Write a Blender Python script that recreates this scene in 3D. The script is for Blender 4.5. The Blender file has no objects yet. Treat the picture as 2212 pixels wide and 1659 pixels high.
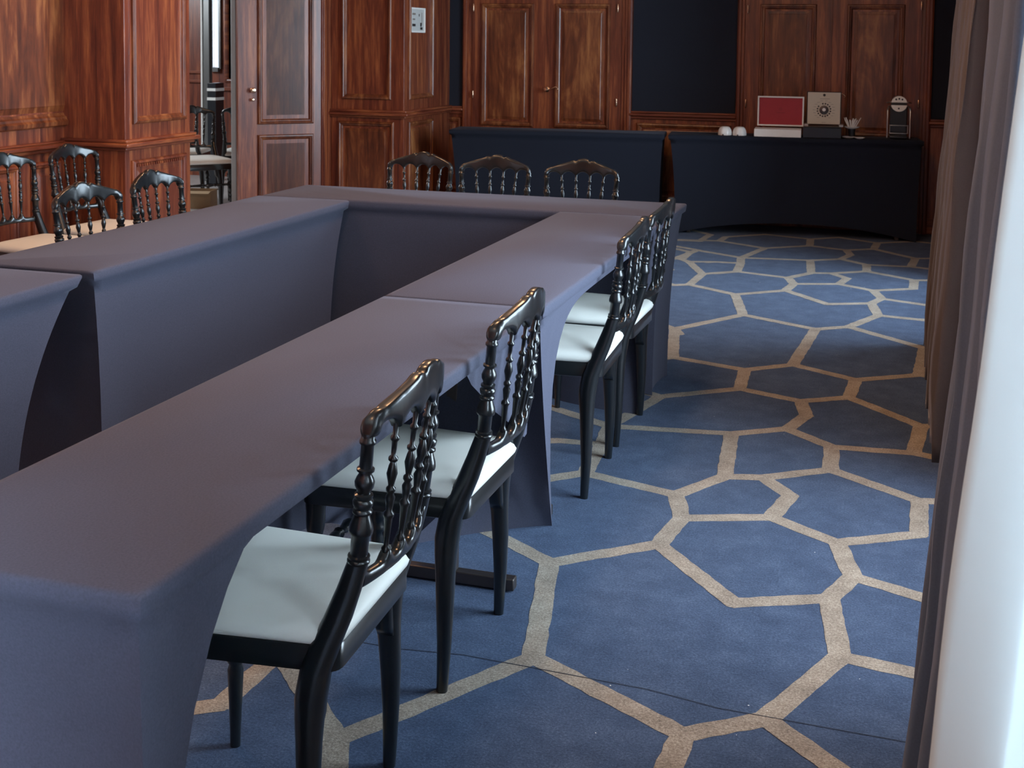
import bpy, bmesh, math, random
from mathutils import Vector, Matrix
random.seed(7)
PI=math.pi
COL=bpy.context.scene.collection
sc=bpy.context.scene

# ------------------------------------------------------------ materials
def mat(name):
    m=bpy.data.materials.new(name); m.use_nodes=True
    nt=m.node_tree; b=nt.nodes['Principled BSDF']; return m,nt,b
def N(nt,t,**k):
    n=nt.nodes.new(t)
    for a,v in k.items():
        if a=='inp':
            for i,x in v.items(): n.inputs[i].default_value=x
        else: setattr(n,a,v)
    return n
def ramp(nt,stops):
    r=N(nt,'ShaderNodeValToRGB'); e=r.color_ramp.elements
    while len(e)<len(stops): e.new(.5)
    for i,(p,c) in enumerate(stops): e[i].position=p; e[i].color=(*c,1)
    return r
def plain(name,col,rough=.5,metal=0,spec=.5,coat=0,coatr=.1,bump=0,bscale=200,vary=0,vscale=20,sheen=0,trans=0):
    m,nt,b=mat(name); L=nt.links
    b.inputs['Base Color'].default_value=(*col,1); b.inputs['Roughness'].default_value=rough
    b.inputs['Metallic'].default_value=metal; b.inputs['Specular IOR Level'].default_value=spec
    b.inputs['Coat Weight'].default_value=coat; b.inputs['Coat Roughness'].default_value=coatr
    b.inputs['Sheen Weight'].default_value=sheen
    tc=N(nt,'ShaderNodeTexCoord')
    nz=N(nt,'ShaderNodeTexNoise',inp={'Scale':vscale,'Detail':5}); L.new(tc.outputs['Object'],nz.inputs['Vector'])
    mx=N(nt,'ShaderNodeMix',data_type='RGBA'); k=max(vary,.04)
    mx.inputs[6].default_value=(*[c*(1-k) for c in col],1); mx.inputs[7].default_value=(*[min(1,c*(1+k)) for c in col],1)
    L.new(nz.outputs['Fac'],mx.inputs[0]); L.new(mx.outputs[2],b.inputs['Base Color'])
    if bump:
        n2=N(nt,'ShaderNodeTexNoise',inp={'Scale':bscale,'Detail':3}); L.new(tc.outputs['Object'],n2.inputs['Vector'])
        bp=N(nt,'ShaderNodeBump',inp={'Strength':bump,'Distance':.002}); L.new(n2.outputs['Fac'],bp.inputs['Height']); L.new(bp.outputs['Normal'],b.inputs['Normal'])
    return m
def wood(name,c0,c1,c2,scale=(22,22,1.3),figure=0,rough=.36,coat=.3):
    m,nt,b=mat(name); L=nt.links
    g=N(nt,'ShaderNodeNewGeometry')
    mp=N(nt,'ShaderNodeMapping'); mp.inputs['Scale'].default_value=scale
    L.new(g.outputs['Position'],mp.inputs['Vector'])
    n1=N(nt,'ShaderNodeTexNoise',inp={'Scale':1.0,'Detail':6,'Roughness':.6,'Distortion':.6+figure*1.2}); L.new(mp.outputs[0],n1.inputs['Vector'])
    mp2=N(nt,'ShaderNodeMapping'); mp2.inputs['Scale'].default_value=tuple(s*6 for s in scale); L.new(g.outputs['Position'],mp2.inputs['Vector'])
    n2=N(nt,'ShaderNodeTexNoise',inp={'Scale':1.0,'Detail':4,'Roughness':.65}); L.new(mp2.outputs[0],n2.inputs['Vector'])
    a=N(nt,'ShaderNodeMix',data_type='FLOAT',inp={0:.3}); L.new(n1.outputs['Fac'],a.inputs[2]); L.new(n2.outputs['Fac'],a.inputs[3])
    out=a.outputs[0]
    if figure:
        mp3=N(nt,'ShaderNodeMapping'); mp3.inputs['Scale'].default_value=(3.4,3.4,.9); L.new(g.outputs['Position'],mp3.inputs['Vector'])
        n3=N(nt,'ShaderNodeTexNoise',inp={'Scale':1.6,'Detail':6,'Roughness':.62,'Distortion':1.5}); L.new(mp3.outputs[0],n3.inputs['Vector'])
        a2=N(nt,'ShaderNodeMix',data_type='FLOAT',inp={0:.5}); L.new(out,a2.inputs[2]); L.new(n3.outputs['Fac'],a2.inputs[3]); out=a2.outputs[0]
    r=ramp(nt,[(.34,c0),(.5,c1),(.66,c2)]); L.new(out,r.inputs[0]); L.new(r.outputs[0],b.inputs['Base Color'])
    b.inputs['Roughness'].default_value=rough; b.inputs['Coat Weight'].default_value=coat; b.inputs['Coat Roughness'].default_value=.22
    bp=N(nt,'ShaderNodeBump',inp={'Strength':.12,'Distance':.002}); L.new(n2.outputs['Fac'],bp.inputs['Height']); L.new(bp.outputs['Normal'],b.inputs['Normal'])
    return m
WC=((.065,.013,.008),(.175,.040,.018),(.385,.120,.042))
M={}
M['wood']=wood('mahogany_vertical',*WC)
M['wood_h']=wood('mahogany_horizontal',*WC,scale=(1.6,1.6,26))
M['wood_fig']=wood('mahogany_flame',(.026,.006,.004),(.16,.042,.015),(.42,.165,.055),scale=(12,12,1.1),figure=1)
M['black']=plain('black_lacquer',(.006,.008,.010),rough=.30,spec=.42,coat=.6,coatr=.16,bump=.03,bscale=60)
M['leather']=plain('pale_leather',(.80,.81,.76),rough=.40,spec=.45,bump=.12,bscale=500,vary=.04,vscale=9)
def cloth(name,col,bs=900,rough=.85,sheen=.25,vary=.10):
    m,nt,b=mat(name); L=nt.links
    tc=N(nt,'ShaderNodeTexCoord')
    nz=N(nt,'ShaderNodeTexNoise',inp={'Scale':260,'Detail':3,'Roughness':.7}); L.new(tc.outputs['Object'],nz.inputs['Vector'])
    r=ramp(nt,[(.3,tuple(c*(1-vary*1.8) for c in col)),(.7,tuple(c*(1+vary*1.8) for c in col))]); L.new(nz.outputs['Fac'],r.inputs[0]); L.new(r.outputs[0],b.inputs['Base Color'])
    b.inputs['Roughness'].default_value=rough; b.inputs['Sheen Weight'].default_value=sheen; b.inputs['Sheen Roughness'].default_value=.4
    b.inputs['Sheen Tint'].default_value=(.75,.8,1,1)
    b.inputs['Specular IOR Level'].default_value=.3
    n2=N(nt,'ShaderNodeTexNoise',inp={'Scale':bs,'Detail':2}); L.new(tc.outputs['Object'],n2.inputs['Vector'])
    bp=N(nt,'ShaderNodeBump',inp={'Strength':.12,'Distance':.001}); L.new(n2.outputs['Fac'],bp.inputs['Height']); L.new(bp.outputs['Normal'],b.inputs['Normal'])
    return m
M['cloth']=cloth('stretch_cloth_grey',(.060,.063,.094),sheen=.08)
M['cloth_dark']=cloth('stretch_cloth_navy',(.007,.011,.022),sheen=.06)
M['fabric_wall']=cloth('navy_wall_fabric',(.014,.018,.030),bs=500,sheen=.1)
M['curtain_cool']=cloth('taupe_curtain_cool_tone',(.085,.112,.160),bs=1200,rough=.7,sheen=.3,vary=.05)  # same taupe fabric, with its cool daylight tone put into the colour
M['curtain']=cloth('taupe_curtain_fabric',(.088,.068,.062),bs=1200,rough=.7,sheen=.3,vary=.05)
def carpet(name,c0,c1,c2):
    m,nt,b=mat(name); L=nt.links
    g=N(nt,'ShaderNodeNewGeometry')
    nz=N(nt,'ShaderNodeTexNoise',inp={'Scale':170,'Detail':4,'Roughness':.85}); L.new(g.outputs['Position'],nz.inputs['Vector'])
    n3=N(nt,'ShaderNodeTexNoise',inp={'Scale':9,'Detail':6,'Roughness':.75}); L.new(g.outputs['Position'],n3.inputs['Vector'])
    a=N(nt,'ShaderNodeMix',data_type='FLOAT',inp={0:.32}); L.new(nz.outputs['Fac'],a.inputs[2]); L.new(n3.outputs['Fac'],a.inputs[3])
    r=ramp(nt,[(.34,c0),(.5,c1),(.66,c2)]); L.new(a.outputs[0],r.inputs[0]); L.new(r.outputs[0],b.inputs['Base Color'])
    b.inputs['Roughness'].default_value=.95; b.inputs['Sheen Weight'].default_value=.06; b.inputs['Specular IOR Level'].default_value=.15
    bp=N(nt,'ShaderNodeBump',inp={'Strength':.5,'Distance':.004}); L.new(nz.outputs['Fac'],bp.inputs['Height']); L.new(bp.outputs['Normal'],b.inputs['Normal'])
    return m
M['carpet']=carpet('carpet_blue',(.012,.024,.055),(.039,.067,.130),(.094,.140,.222))
M['carpet_line']=carpet('carpet_beige',(.10,.08,.065),(.26,.22,.175),(.48,.43,.35))
M['carpet_seam']=plain('carpet_seam',(.012,.018,.035),rough=.95)
M['plaster']=plain('plaster',(.34,.31,.28),rough=.9,vary=.05)
M['steel']=plain('dark_steel',(.10,.085,.08),rough=.4,metal=.85)
M['brass']=plain('brass',(.80,.55,.38),rough=.25,metal=1)
M['chrome']=plain('brushed_chrome',(.55,.55,.53),rough=.28,metal=1)
M['whitecard']=plain('white_card',(.86,.85,.81),rough=.6)
M['porcelain']=plain('white_porcelain',(.82,.81,.78),rough=.2,coat=.3)
M['red']=plain('red_satin_lining',(.36,.018,.030),rough=.55,vary=.1)
M['wine']=plain('dark_wine_print',(.10,.008,.014),rough=.6)
M['beige']=plain('beige_card',(.60,.52,.41),rough=.6,vary=.05)
M['ink']=plain('dark_ink',(.02,.018,.018),rough=.6)
M['greyink']=plain('grey_ink',(.22,.19,.16),rough=.6)
M['blackplastic']=plain('black_plastic',(.012,.016,.022),rough=.3,coat=.3)
M['cream']=plain('cream_plastic',(.90,.88,.80),rough=.35,coat=.2)
M['cardboard']=plain('cardboard',(.42,.29,.17),rough=.8,vary=.08)
M['parquet']=plain('pale_floor',(.42,.42,.42),rough=.35,vary=.2,vscale=6)
M['whitepaint']=plain('white_paint',(.75,.78,.76),rough=.5)
M['greypaint']=plain('grey_metal_post',(.18,.19,.19),rough=.3,metal=.6)
M['palegrey']=plain('pale_grey_strip',(.45,.48,.50),rough=.4)
M['paper']=plain('paper',(.62,.64,.62),rough=.4,coat=.5)
def sheer(name):
    m,nt,b=mat(name); L=nt.links
    b.inputs['Base Color'].default_value=(.74,.79,.80,1); b.inputs['Roughness'].default_value=.8
    t=N(nt,'ShaderNodeBsdfTranslucent'); t.inputs['Color'].default_value=(.72,.79,.81,1)
    mx=N(nt,'ShaderNodeMixShader',inp={0:.5}); L.new(b.outputs[0],mx.inputs[1]); L.new(t.outputs[0],mx.inputs[2])
    L.new(mx.outputs[0],nt.nodes['Material Output'].inputs['Surface'])
    tc=N(nt,'ShaderNodeTexCoord'); n2=N(nt,'ShaderNodeTexNoise',inp={'Scale':600,'Detail':2}); L.new(tc.outputs['Object'],n2.inputs['Vector'])
    bp=N(nt,'ShaderNodeBump',inp={'Strength':.15,'Distance':.001}); L.new(n2.outputs['Fac'],bp.inputs['Height']); L.new(bp.outputs['Normal'],b.inputs['Normal'])
    return m
M['sheer']=sheer('pale_window_drape')
def glassm():
    m,nt,b=mat('window_glass'); L=nt.links
    tr=N(nt,'ShaderNodeBsdfTransparent'); gl=N(nt,'ShaderNodeBsdfGlossy',inp={'Roughness':.02}); fr=N(nt,'ShaderNodeFresnel',inp={'IOR':1.35})
    mx=N(nt,'ShaderNodeMixShader'); L.new(fr.outputs[0],mx.inputs[0]); L.new(tr.outputs[0],mx.inputs[1]); L.new(gl.outputs[0],mx.inputs[2]); L.new(mx.outputs[0],nt.nodes['Material Output'].inputs['Surface'])
    return m
M['glass']=glassm()

SEGS=[(-0.906,3.299,-0.796,2.765),(-0.906,3.299,-0.642,3.526),(-0.906,3.299,-1.205,3.503),(-0.796,2.765,-1.083,2.3),(-0.796,2.765,-0.404,2.548),(-1.083,2.3,-1.285,2.512),(-1.083,2.3,-1.043,2.206),(-0.404,2.548,-0.245,2.665),(-0.245,2.665,-0.107,3.002),(-0.107,3.002,-0.151,3.318),(-0.107,3.002,0.05,2.978),(-0.151,3.318,-0.385,3.21),(-0.151,3.318,-0.097,3.479),(-0.385,3.21,-0.642,3.526),(-0.097,3.479,0.071,3.409),(-0.097,3.479,-0.151,3.706),(-0.151,3.706,-0.354,3.844),(-0.151,3.706,0.076,3.85),(0.076,3.85,0.082,4.139),(0.082,4.139,-0.206,4.351),(-0.206,4.351,-0.216,4.603),(-0.206,4.351,-0.416,4.196),(-0.216,4.603,0.064,4.631),(-0.216,4.603,-0.388,4.767),(0.064,4.631,0.094,4.973),(0.094,4.973,-0.186,5.285),(-0.186,5.285,-0.369,5.162),(-0.186,5.285,-0.169,5.577),(-0.369,5.162,-0.333,4.967),(-0.369,5.162,-0.629,5.265),(-0.333,4.967,-0.388,4.767),(-0.388,4.767,-0.58,4.639),(-0.58,4.639,-0.54,4.162),(-0.58,4.639,-1.031,4.576),(-0.629,5.265,-0.923,5.036),(-0.923,5.036,-1.031,4.576),(-1.031,4.576,-1.354,4.77),(-1.031,4.576,-1.008,4.358),(-0.54,4.162,-0.416,4.196),(-0.54,4.162,-0.664,3.941),(-0.416,4.196,-0.315,4.053),(-0.315,4.053,-0.354,3.844),(-0.354,3.844,-0.613,3.75),(-0.613,3.75,-0.664,3.941),(-0.613,3.75,-0.642,3.526),(-0.664,3.941,-0.991,4.043),(-1.008,4.358,-0.991,4.043),(-1.008,4.358,-1.169,4.346),(-1.169,4.346,-1.223,4.315),(-0.991,4.043,-1.112,3.93),(-0.169,5.577,0.092,5.759),(0.092,5.759,0.119,6.286),(-0.169,5.577,-0.451,5.749),(-0.451,5.749,-0.404,6.513),(-0.451,5.749,-0.646,5.584),(-0.646,5.584,-0.629,5.265),(-0.646,5.584,-0.988,5.696),(-0.988,5.696,-1.105,5.591),(-0.988,5.696,-1.083,6.265),(-0.245,6.63,0.119,6.286),(-1.205,3.503,-1.29,3.455),(-1.205,3.503,-1.185,3.879),(-1.185,3.879,-0.991,4.043),(-1.185,3.879,-1.34,4.29),(-1.34,4.29,-1.169,4.346),(-1.34,4.29,-1.438,4.408),(-1.438,4.408,-1.36,4.78),(-0.923,5.036,-1.274,5.248),(-1.274,5.248,-1.255,5.455),(-1.255,5.455,-1.105,5.591),(-1.274,5.248,-1.6,5.19),(-1.29,3.455,-1.5,3.62),(-1.285,2.512,-1.42,2.66),(-1.36,4.78,-1.6,4.93),(0.05,2.978,0.28,2.94),(0.071,3.409,0.28,3.32),(0.064,4.631,0.28,4.55),(0.092,5.759,0.28,5.69),(0.119,6.286,0.3,6.36),(0.094,4.973,0.28,5.05),(0.082,4.139,0.28,4.2),(0.119,2.974,0.28,2.94)]
# ------------------------------------------------------------ mesh helpers
def link(o,parent=None):
    COL.objects.link(o)
    if parent: o.parent=parent
    return o
def mk(name,bm,m,parent=None,smooth=False,bevel=0,seg=2,angle=40):
    bmesh.ops.remove_doubles(bm,verts=bm.verts,dist=1e-6)
    bmesh.ops.recalc_face_normals(bm,faces=bm.faces)
    me=bpy.data.meshes.new(name); bm.to_mesh(me); bm.free()
    ms=m if isinstance(m,(list,tuple)) else [m]
    for x in ms: me.materials.append(M[x])
    for p in me.polygons: p.use_smooth=smooth
    o=bpy.data.objects.new(name,me); link(o,parent)
    if smooth:
        try: me.set_sharp_from_angle(angle=math.radians(angle))
        except Exception: pass
    if bevel:
        md=o.modifiers.new('bevel','BEVEL'); md.width=bevel; md.segments=seg; md.limit_method='ANGLE'; md.angle_limit=math.radians(40)
        for p in me.polygons: p.use_smooth=True
        try: me.set_sharp_from_angle(angle=math.radians(35))
        except Exception: pass
    return o
def tag(o,label=None,cat=None,group=None,kind=None):
    if label: o['label']=label
    if cat: o['category']=cat
    if group: o['group']=group
    if kind: o['kind']=kind
    return o
def thing(name,label,cat,loc=(0,0,0),rz=0,group=None):
    o=bpy.data.objects.new(name,None); o.empty_display_size=.1; link(o); o.location=loc; o.rotation_euler=(0,0,rz)
    return tag(o,label,cat,group)
def box(bm,x0,x1,y0,y1,z0,z1,mi=0,M4=None):
    vs=[bm.verts.new((x,y,z)) for x in (x0,x1) for y in (y0,y1) for z in (z0,z1)]
    if M4 is not None:
        for v in vs: v.co=M4@v.co
    for f in ((0,1,3,2),(4,6,7,5),(0,4,5,1),(2,3,7,6),(0,2,6,4),(1,5,7,3)):
        fc=bm.faces.new([vs[i] for i in f]); fc.material_index=mi
    return vs
def loft(bm,rings,closed=True,cap=True,mi=0):
    R=[[bm.verts.new(p) for p in r] for r in rings]
    n=len(R[0])
    for a,b in zip(R,R[1:]):
        for i in range(n if closed else n-1):
            j=(i+1)%n
            f=bm.faces.new((a[i],a[j],b[j],b[i])); f.material_index=mi
    if cap and closed:
        for r in (R[0],R[-1]):
            f=bm.faces.new(r); f.material_index=mi
    return R
def sup(c,wx,wy,n=16,e=2.6,ax=(1,0,0),ay=(0,1,0)):
    ax=Vector(ax); ay=Vector(ay); c=Vector(c); out=[]
    for i in range(n):
        t=2*PI*i/n; ct,st=math.cos(t),math.sin(t)
        out.append(c+ax*(wx*math.copysign(abs(ct)**(2/e),ct))+ay*(wy*math.copysign(abs(st)**(2/e),st)))
    return out
def turned(bm,p0,p1,prof,n=14):
    """prof: list of (t along p0->p1, radius)"""
    p0=Vector(p0);p1=Vector(p1); d=(p1-p0).normalized()
    u=d.orthogonal().normalized(); v=d.cross(u)
    rings=[[p0+(p1-p0)*t+u*(r*math.cos(2*PI*i/n))+v*(r*math.sin(2*PI*i/n)) for i in range(n)] for t,r in prof]
    loft(bm,rings)
def tube(bm,pts,r,n=10):
    pts=[Vector(p) for p in pts]; rings=[]; u=None
    for i,p in enumerate(pts):
        d=(pts[min(i+1,len(pts)-1)]-pts[max(i-1,0)]).normalized()
        if u is None: u=d.orthogonal().normalized()
        u=(u-d*u.dot(d)).normalized(); v=d.cross(u)
        rr=r[i] if isinstance(r,(list,tuple)) else r
        rings.append([p+u*(rr*math.cos(2*PI*k/n))+v*(rr*math.sin(2*PI*k/n)) for k in range(n)])
    loft(bm,rings)
def lathe(bm,c,prof,n=24,axis='z',mi=0):
    rings=[]
    for r,h in prof:
        rr=max(r,1e-5)
        if axis=='z': rings.append([Vector((c[0]+rr*math.cos(2*PI*i/n),c[1]+rr*math.sin(2*PI*i/n),c[2]+h)) for i in range(n)])
        elif axis=='y': rings.append([Vector((c[0]+rr*math.cos(2*PI*i/n),c[1]+h,c[2]+rr*math.sin(2*PI*i/n))) for i in range(n)])
        else: rings.append([Vector((c[0]+h,c[1]+rr*math.cos(2*PI*i/n),c[2]+rr*math.sin(2*PI*i/n))) for i in range(n)])
    loft(bm,rings,mi=mi)
# a plane frame: origin o, u dir (horizontal), w = up, n = outward
class Pl:
    def __init__(s,o,u,n): s.o=Vector(o); s.u=Vector(u).normalized(); s.n=Vector(n).normalized(); s.w=Vector((0,0,1))
    def p(s,u,w,n): return s.o+s.u*u+s.w*w+s.n*n
def slab(bm,P,u0,u1,w0,w1,n0,n1,mi=0):
    vs=[bm.verts.new(P.p(u,w,n)) for u in (u0,u1) for w in (w0,w1) for n in (n0,n1)]
    for f in ((0,1,3,2),(4,6,7,5),(0,4,5,1),(2,3,7,6),(0,2,6,4),(1,5,7,3)):
        fc=bm.faces.new([vs[i] for i in f]); fc.material_index=mi
def framed(bm,P,u0,u1,w0,w1,prof,fill=True,mi=0,mf=None):
    """mitred rectangular loops; prof: (inset, height)"""
    rings=[[P.p(u0+i,w0+i,h),P.p(u1-i,w0+i,h),P.p(u1-i,w1-i,h),P.p(u0+i,w1-i,h)] for i,h in prof]
    R=loft(bm,rings,cap=False,mi=mi)
    if fill:
        f=bm.faces.new(R[-1]); f.material_index=mi if mf is None else mf
MOLD=[(0,0),(0,.012),(.006,.020),(.016,.022),(.022,.014),(.030,.012),(.034,.004),(.040,.000)]
RAISE=[(.040,0),(.041,-.003),(.075,.004),(.078,.006)]
# ------------------------------------------------------------ room shell
XR=.40; XL=-4.39; YB=10.15; YF=-2.2; ZC=3.1
def st(o): o['kind']='structure'; return o
# carpet floor with its beige line pattern
bm=bmesh.new()
def quad(bm,pts,mi=0):
    f=bm.faces.new([bm.verts.new(p) for p in pts]); f.material_index=mi; return f
quad(bm,[(XL-.15,YF,0),(XR+.3,YF,0),(XR+.3,YB+.1,0),(XL-.15,YB+.1,0)],0)
PER=3.965; LWD=.0275
SEGI=[0]
def seg(bm,a,b,w=LWD,z=.0012):
    SEGI[0]+=1; z=.0004+(SEGI[0]%67)*.000008
    a=Vector((a[0],a[1],z)); b=Vector((b[0],b[1],z)); d=(b-a)
    if d.length<1e-4: return
    d.normalize(); n=Vector((-d.y,d.x,0))*w
    a=a-d*w*.35; b=b+d*w*.35
    k=max(2,int((b-a).length/.03)); 
    L=[];R=[]
    for i in range(k+1):
        p=a.lerp(b,i/k); j=random.uniform(-.0022,.0022); j2=random.uniform(-.0022,.0022)
        L.append(bm.verts.new(p+n*(1+j/w))); R.append(bm.verts.new(p-n*(1+j2/w)))
    for i in range(k):
        f=bm.faces.new((R[i],R[i+1],L[i+1],L[i])); f.material_index=1
    zz=z+.000004
    for q in (a+d*w*.35,b-d*w*.35):
        ring=[bm.verts.new((q.x+w*1.06*math.cos(2*PI*i/9),q.y+w*1.06*math.sin(2*PI*i/9),zz)) for i in range(9)]
        f=bm.faces.new(ring); f.material_index=1; zz+=.000002
for ty in (-1,0,1):
    for tx,sy in ((0,0),(-1.475,.55),(-2.95,.1)):
        for (x0,y0,x1,y1) in SEGS:
            a=(x0+tx,y0+ty*PER+sy); b=(x1+tx,y1+ty*PER+sy)
            if tx<0 and (x0>.13 or x1>.13 or max(a[0],b[0])>-1.30): continue
            if max(a[1],b[1])>YB or min(a[1],b[1])<YF or min(a[0],b[0])<XL: continue
            seg(bm,a,b,z=.0012+.0001*(ty+1)+.0003*(tx<0))
# carpet seams
for pts in (((-4.3,6.9),(-1.303,6.692),(-.794,6.613),(.3,6.55)),((-3.2,2.74),(-1.113,2.703),(-.957,2.724),(-.773,2.717),(-.51,2.706),(-.351,2.677),(.3,2.66))):
    for (ax_,ay_),(bx_,by_) in zip(pts,pts[1:]): quad(bm,[(ax_,ay_-.0012,.0013),(bx_,by_-.0012,.0013),(bx_,by_+.0012,.0013),(ax_,ay_+.0012,.0013)],2)
rl=random.Random(3)
for i in range(26):
    x_=rl.uniform(-.85,.05); y_=rl.uniform(2.3,8.5); a_=rl.uniform(0,3); s_=rl.uniform(.0012,.0028); c_,q_=math.cos(a_)*s_,math.sin(a_)*s_
    quad(bm,[(x_-c_,y_-q_,.0025),(x_+q_*.6,y_-c_*.6,.0025),(x_+c_,y_+q_,.0025),(x_-q_*.6,y_+c_*.6,.0025)],3)
o=mk('floor',bm,['carpet','carpet_line','carpet_seam','whitecard']); st(o)
for p in o.data.polygons:
    pass
bm=bmesh.new(); box(bm,-9.5,XR+.3,YF,13.2,ZC,ZC+.1); st(mk('ceiling',bm,'plaster'))

# back wall
PB=Pl((0,YB,0),(1,0,0),(0,-1,0))
bm=bmesh.new(); slab(bm,PB,XL-.2,XR+.3,0,ZC,-.12,0); wb=st(mk('wall_back',bm,'wood'))
bm=bmesh.new()
for a,b in ((-3.93,-3.60),(-2.14,-1.30),(.18,XR)): slab(bm,PB,a,b,.885,ZC,.001,.010)
mk('fabric_panel',bm,'fabric_wall',wb)
bm=bmesh.new()
for a,b in ((-3.95,-3.60),(-2.16,-1.29),(.17,XR)):
    slab(bm,PB,a,b,.845,.868,0,.042); slab(bm,PB,a,b,.868,.885,0,.024); slab(bm,PB,a,b,.820,.845,0,.020)
mk('chair_rail',bm,'wood_h',wb,bevel=.006)
bm=bmesh.new()
for a,b in ((-3.92,-3.62),(-2.10,-1.33)): framed(bm,PB,a,b,.16,.79,[(0,0),(0,.004)]+MOLD[1:]+RAISE)
mk('wainscot_panel',bm,'wood_fig',wb)
bm=bmesh.new(); slab(bm,PB,XL,XR,0,.12,0,.018); st(mk('baseboard_back',bm,'wood_h',bevel=.004))
def casing(nm,P,u0,u1,w1,cw=.085):
    bm=bmesh.new()
    for s,(a,b) in enumerate(((u0,u0+cw),(u1-cw,u1))):
        k=1 if s==0 else -1
        e=a if s==0 else b
        pr=[(0,0),(0,.030),(.012,.040),(.030,.040),(.036,.028),(.055,.028),(.060,.018),(cw,.016),(cw,0)]
        for (i0,h0),(i1,h1) in zip(pr,pr[1:]):
            pts=[P.p(e+k*i0,0,h0),P.p(e+k*i1,0,h1),P.p(e+k*i1,w1,h1),P.p(e+k*i0,w1,h0)]
            bm.faces.new([bm.verts.new(p) for p in pts])
    slab(bm,P,u0,u1,w1,w1+.1,0,.04)
    return mk(nm,bm,'wood',wb)
casing('door_casing',PB,-3.605,-2.145,2.35); casing('door_casing',PB,-1.295,.18,2.35)
def hinge(door,P,u,w):
    bm=bmesh.new(); p=P.p(u,w,.045)
    lathe(bm,p,[(.0,-.034),(.004,-.033),(.006,-.028),(.006,.028),(.004,.033),(0,.034)],n=10)
    mk('hinge',bm,'brass',door,smooth=True)
DPANELS=[]
def leaf(n,P,u0,u1,pu0,pu1,panels,n0=.006,n1=.030):
    """door leaf slab with raised panels; panels list of (w0,w1)"""
    bm=bmesh.new(); slab(bm,P,u0,u1,.01,2.33,n0-.004,n1)
    d=st(mk('door_%d'%n,bm,'wood'))
    Q=Pl(P.p(0,0,n1),P.u,P.n)
    for w0,w1 in panels:
        bm=bmesh.new(); framed(bm,Q,pu0,pu1,w0,w1,MOLD+RAISE); mk('door_panel',bm,'wood_fig',d)
    return d
d=leaf(1,PB,-3.515,-2.835,-3.435,-2.975,[(.73,1.755),(1.87,2.25),(.14,.62)])
for w in (.99,1.72): hinge(d,PB,-3.505,w)
d2=leaf(2,PB,-2.833,-2.232,-2.79,-2.325,[(.73,1.755),(1.87,2.25),(.14,.62)])
for w in (.95,1.72): hinge(d2,PB,-2.262,w)
bm=bmesh.new(); p=PB.p(-2.855,1.045,.03)
lathe(bm,p,[(.022,0),(.022,-.006),(.012,-.010),(.010,-.045),(.018,-.050),(.020,-.058),(.013,-.066),(0,-.067)],axis='y',n=16)
tube(bm,[p+Vector((0,-.05,0)),p+Vector((.03,-.055,-.004)),p+Vector((.06,-.055,.012)),p+Vector((.085,-.055,.024)),p+Vector((.10,-.052,.018)),p+Vector((.105,-.050,.006))],.0055)
mk('door_handle',bm,'brass',d2,smooth=True)
d3=leaf(3,PB,-1.215,-.566,-1.118,-.685,[(.73,1.755),(1.87,2.25),(.14,.62)])
for w in (.97,1.715): hinge(d3,PB,-1.215,w)
d4=leaf(4,PB,-.564,.095,-.455,-.030,[(.73,1.755),(1.87,2.25),(.14,.62)])
for w in (1.0,1.745): hinge(d4,PB,.088,w)

# left wall (recessed) at x=-4.39 with big raised panels
PLW=Pl((XL,0,0),(0,1,0),(1,0,0))
bm=bmesh.new(); slab(bm,PLW,YF,5.86,0,ZC,-.12,0); slab(bm,PLW,9.12,YB,0,ZC,-.12,0); slab(bm,PLW,6.45,9.12,2.5,ZC,-.12,0)
wl=st(mk('wall_left',bm,'wood'))
bm=bmesh.new()
for a in (5.02,3.7,2.3,.9,-.6): framed(bm,PLW,a-.25 if a==5.02 else a,(6.02 if a==5.02 else a+1.15),.955,2.7,[(0,0),(0,.016),(.008,.030),(.028,.034),(.040,.022),(.052,.020),(.060,.006),(.072,.002),(.074,-.002),(.11,.008),(.114,.010)])
mk('wall_panel',bm,'wood_fig',wl)
bm=bmesh.new(); slab(bm,PLW,YF,5.87,.842,.866,0,.045); slab(bm,PLW,YF,5.87,.866,.880,0,.028); slab(bm,PLW,YF,5.87,.82,.842,0,.022)
mk('chair_rail',bm,'wood_h',wl,bevel=.006)
bm=bmesh.new()
for a,b in ((5.05,5.47),(5.56,5.80),(4.2,4.95),(3.3,4.1),(2.2,3.2)): framed(bm,PLW,a,b,.16,.775,[(0,0)]+MOLD[1:]+RAISE)
mk('wainscot_panel',bm,'wood',wl)
bm=bmesh.new(); slab(bm,PLW,YF,5.85,0,.12,0,.018); st(mk('baseboard_left',bm,'wood_h',bevel=.004))

# pilaster beside the doorway (near): x from XL to -4.0, y 5.86..6.49
bm=bmesh.new(); box(bm,XL-.12,-4.0,5.84,6.485,0,ZC); t1=st(mk('trim_1',bm,'wood',bevel=.004))
P1=Pl((-4.0,0,0),(0,1,0),(1,0,0)); P1r=Pl((0,5.84,0),(1,0,0),(0,-1,0))
bm=bmesh.new(); framed(bm,P1,5.905,6.425,.972,2.7,[(0,0)]+MOLD[1:]+[(.041,-.004),(.06,-.004)]); mk('pilaster_panel',bm,'wood_fig',t1)
bm=bmesh.new(); framed(bm,P1,5.89,6.425,.14,.775,[(0,0)]+MOLD[1:]+RAISE)
for i in range(22): slab(bm,P1,5.925+i*.0215,5.937+i*.0215,.738,.752,.012,.020)
mk('pilaster_panel',bm,'wood',t1)
bm=bmesh.new()
def collar(bm,x0,x1,y0,y1,z0,z1,ov): box(bm,x0-ov*0,x1+ov,y0-ov,y1+ov,z0,z1)
box(bm,XL,-3.955,5.795,6.53,.850,.874); box(bm,XL,-3.972,5.812,6.513,.874,.892); box(bm,XL,-3.98,5.82,6.505,.832,.850)
mk('pilaster_rail',bm,'wood_h',t1,bevel=.006)
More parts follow.
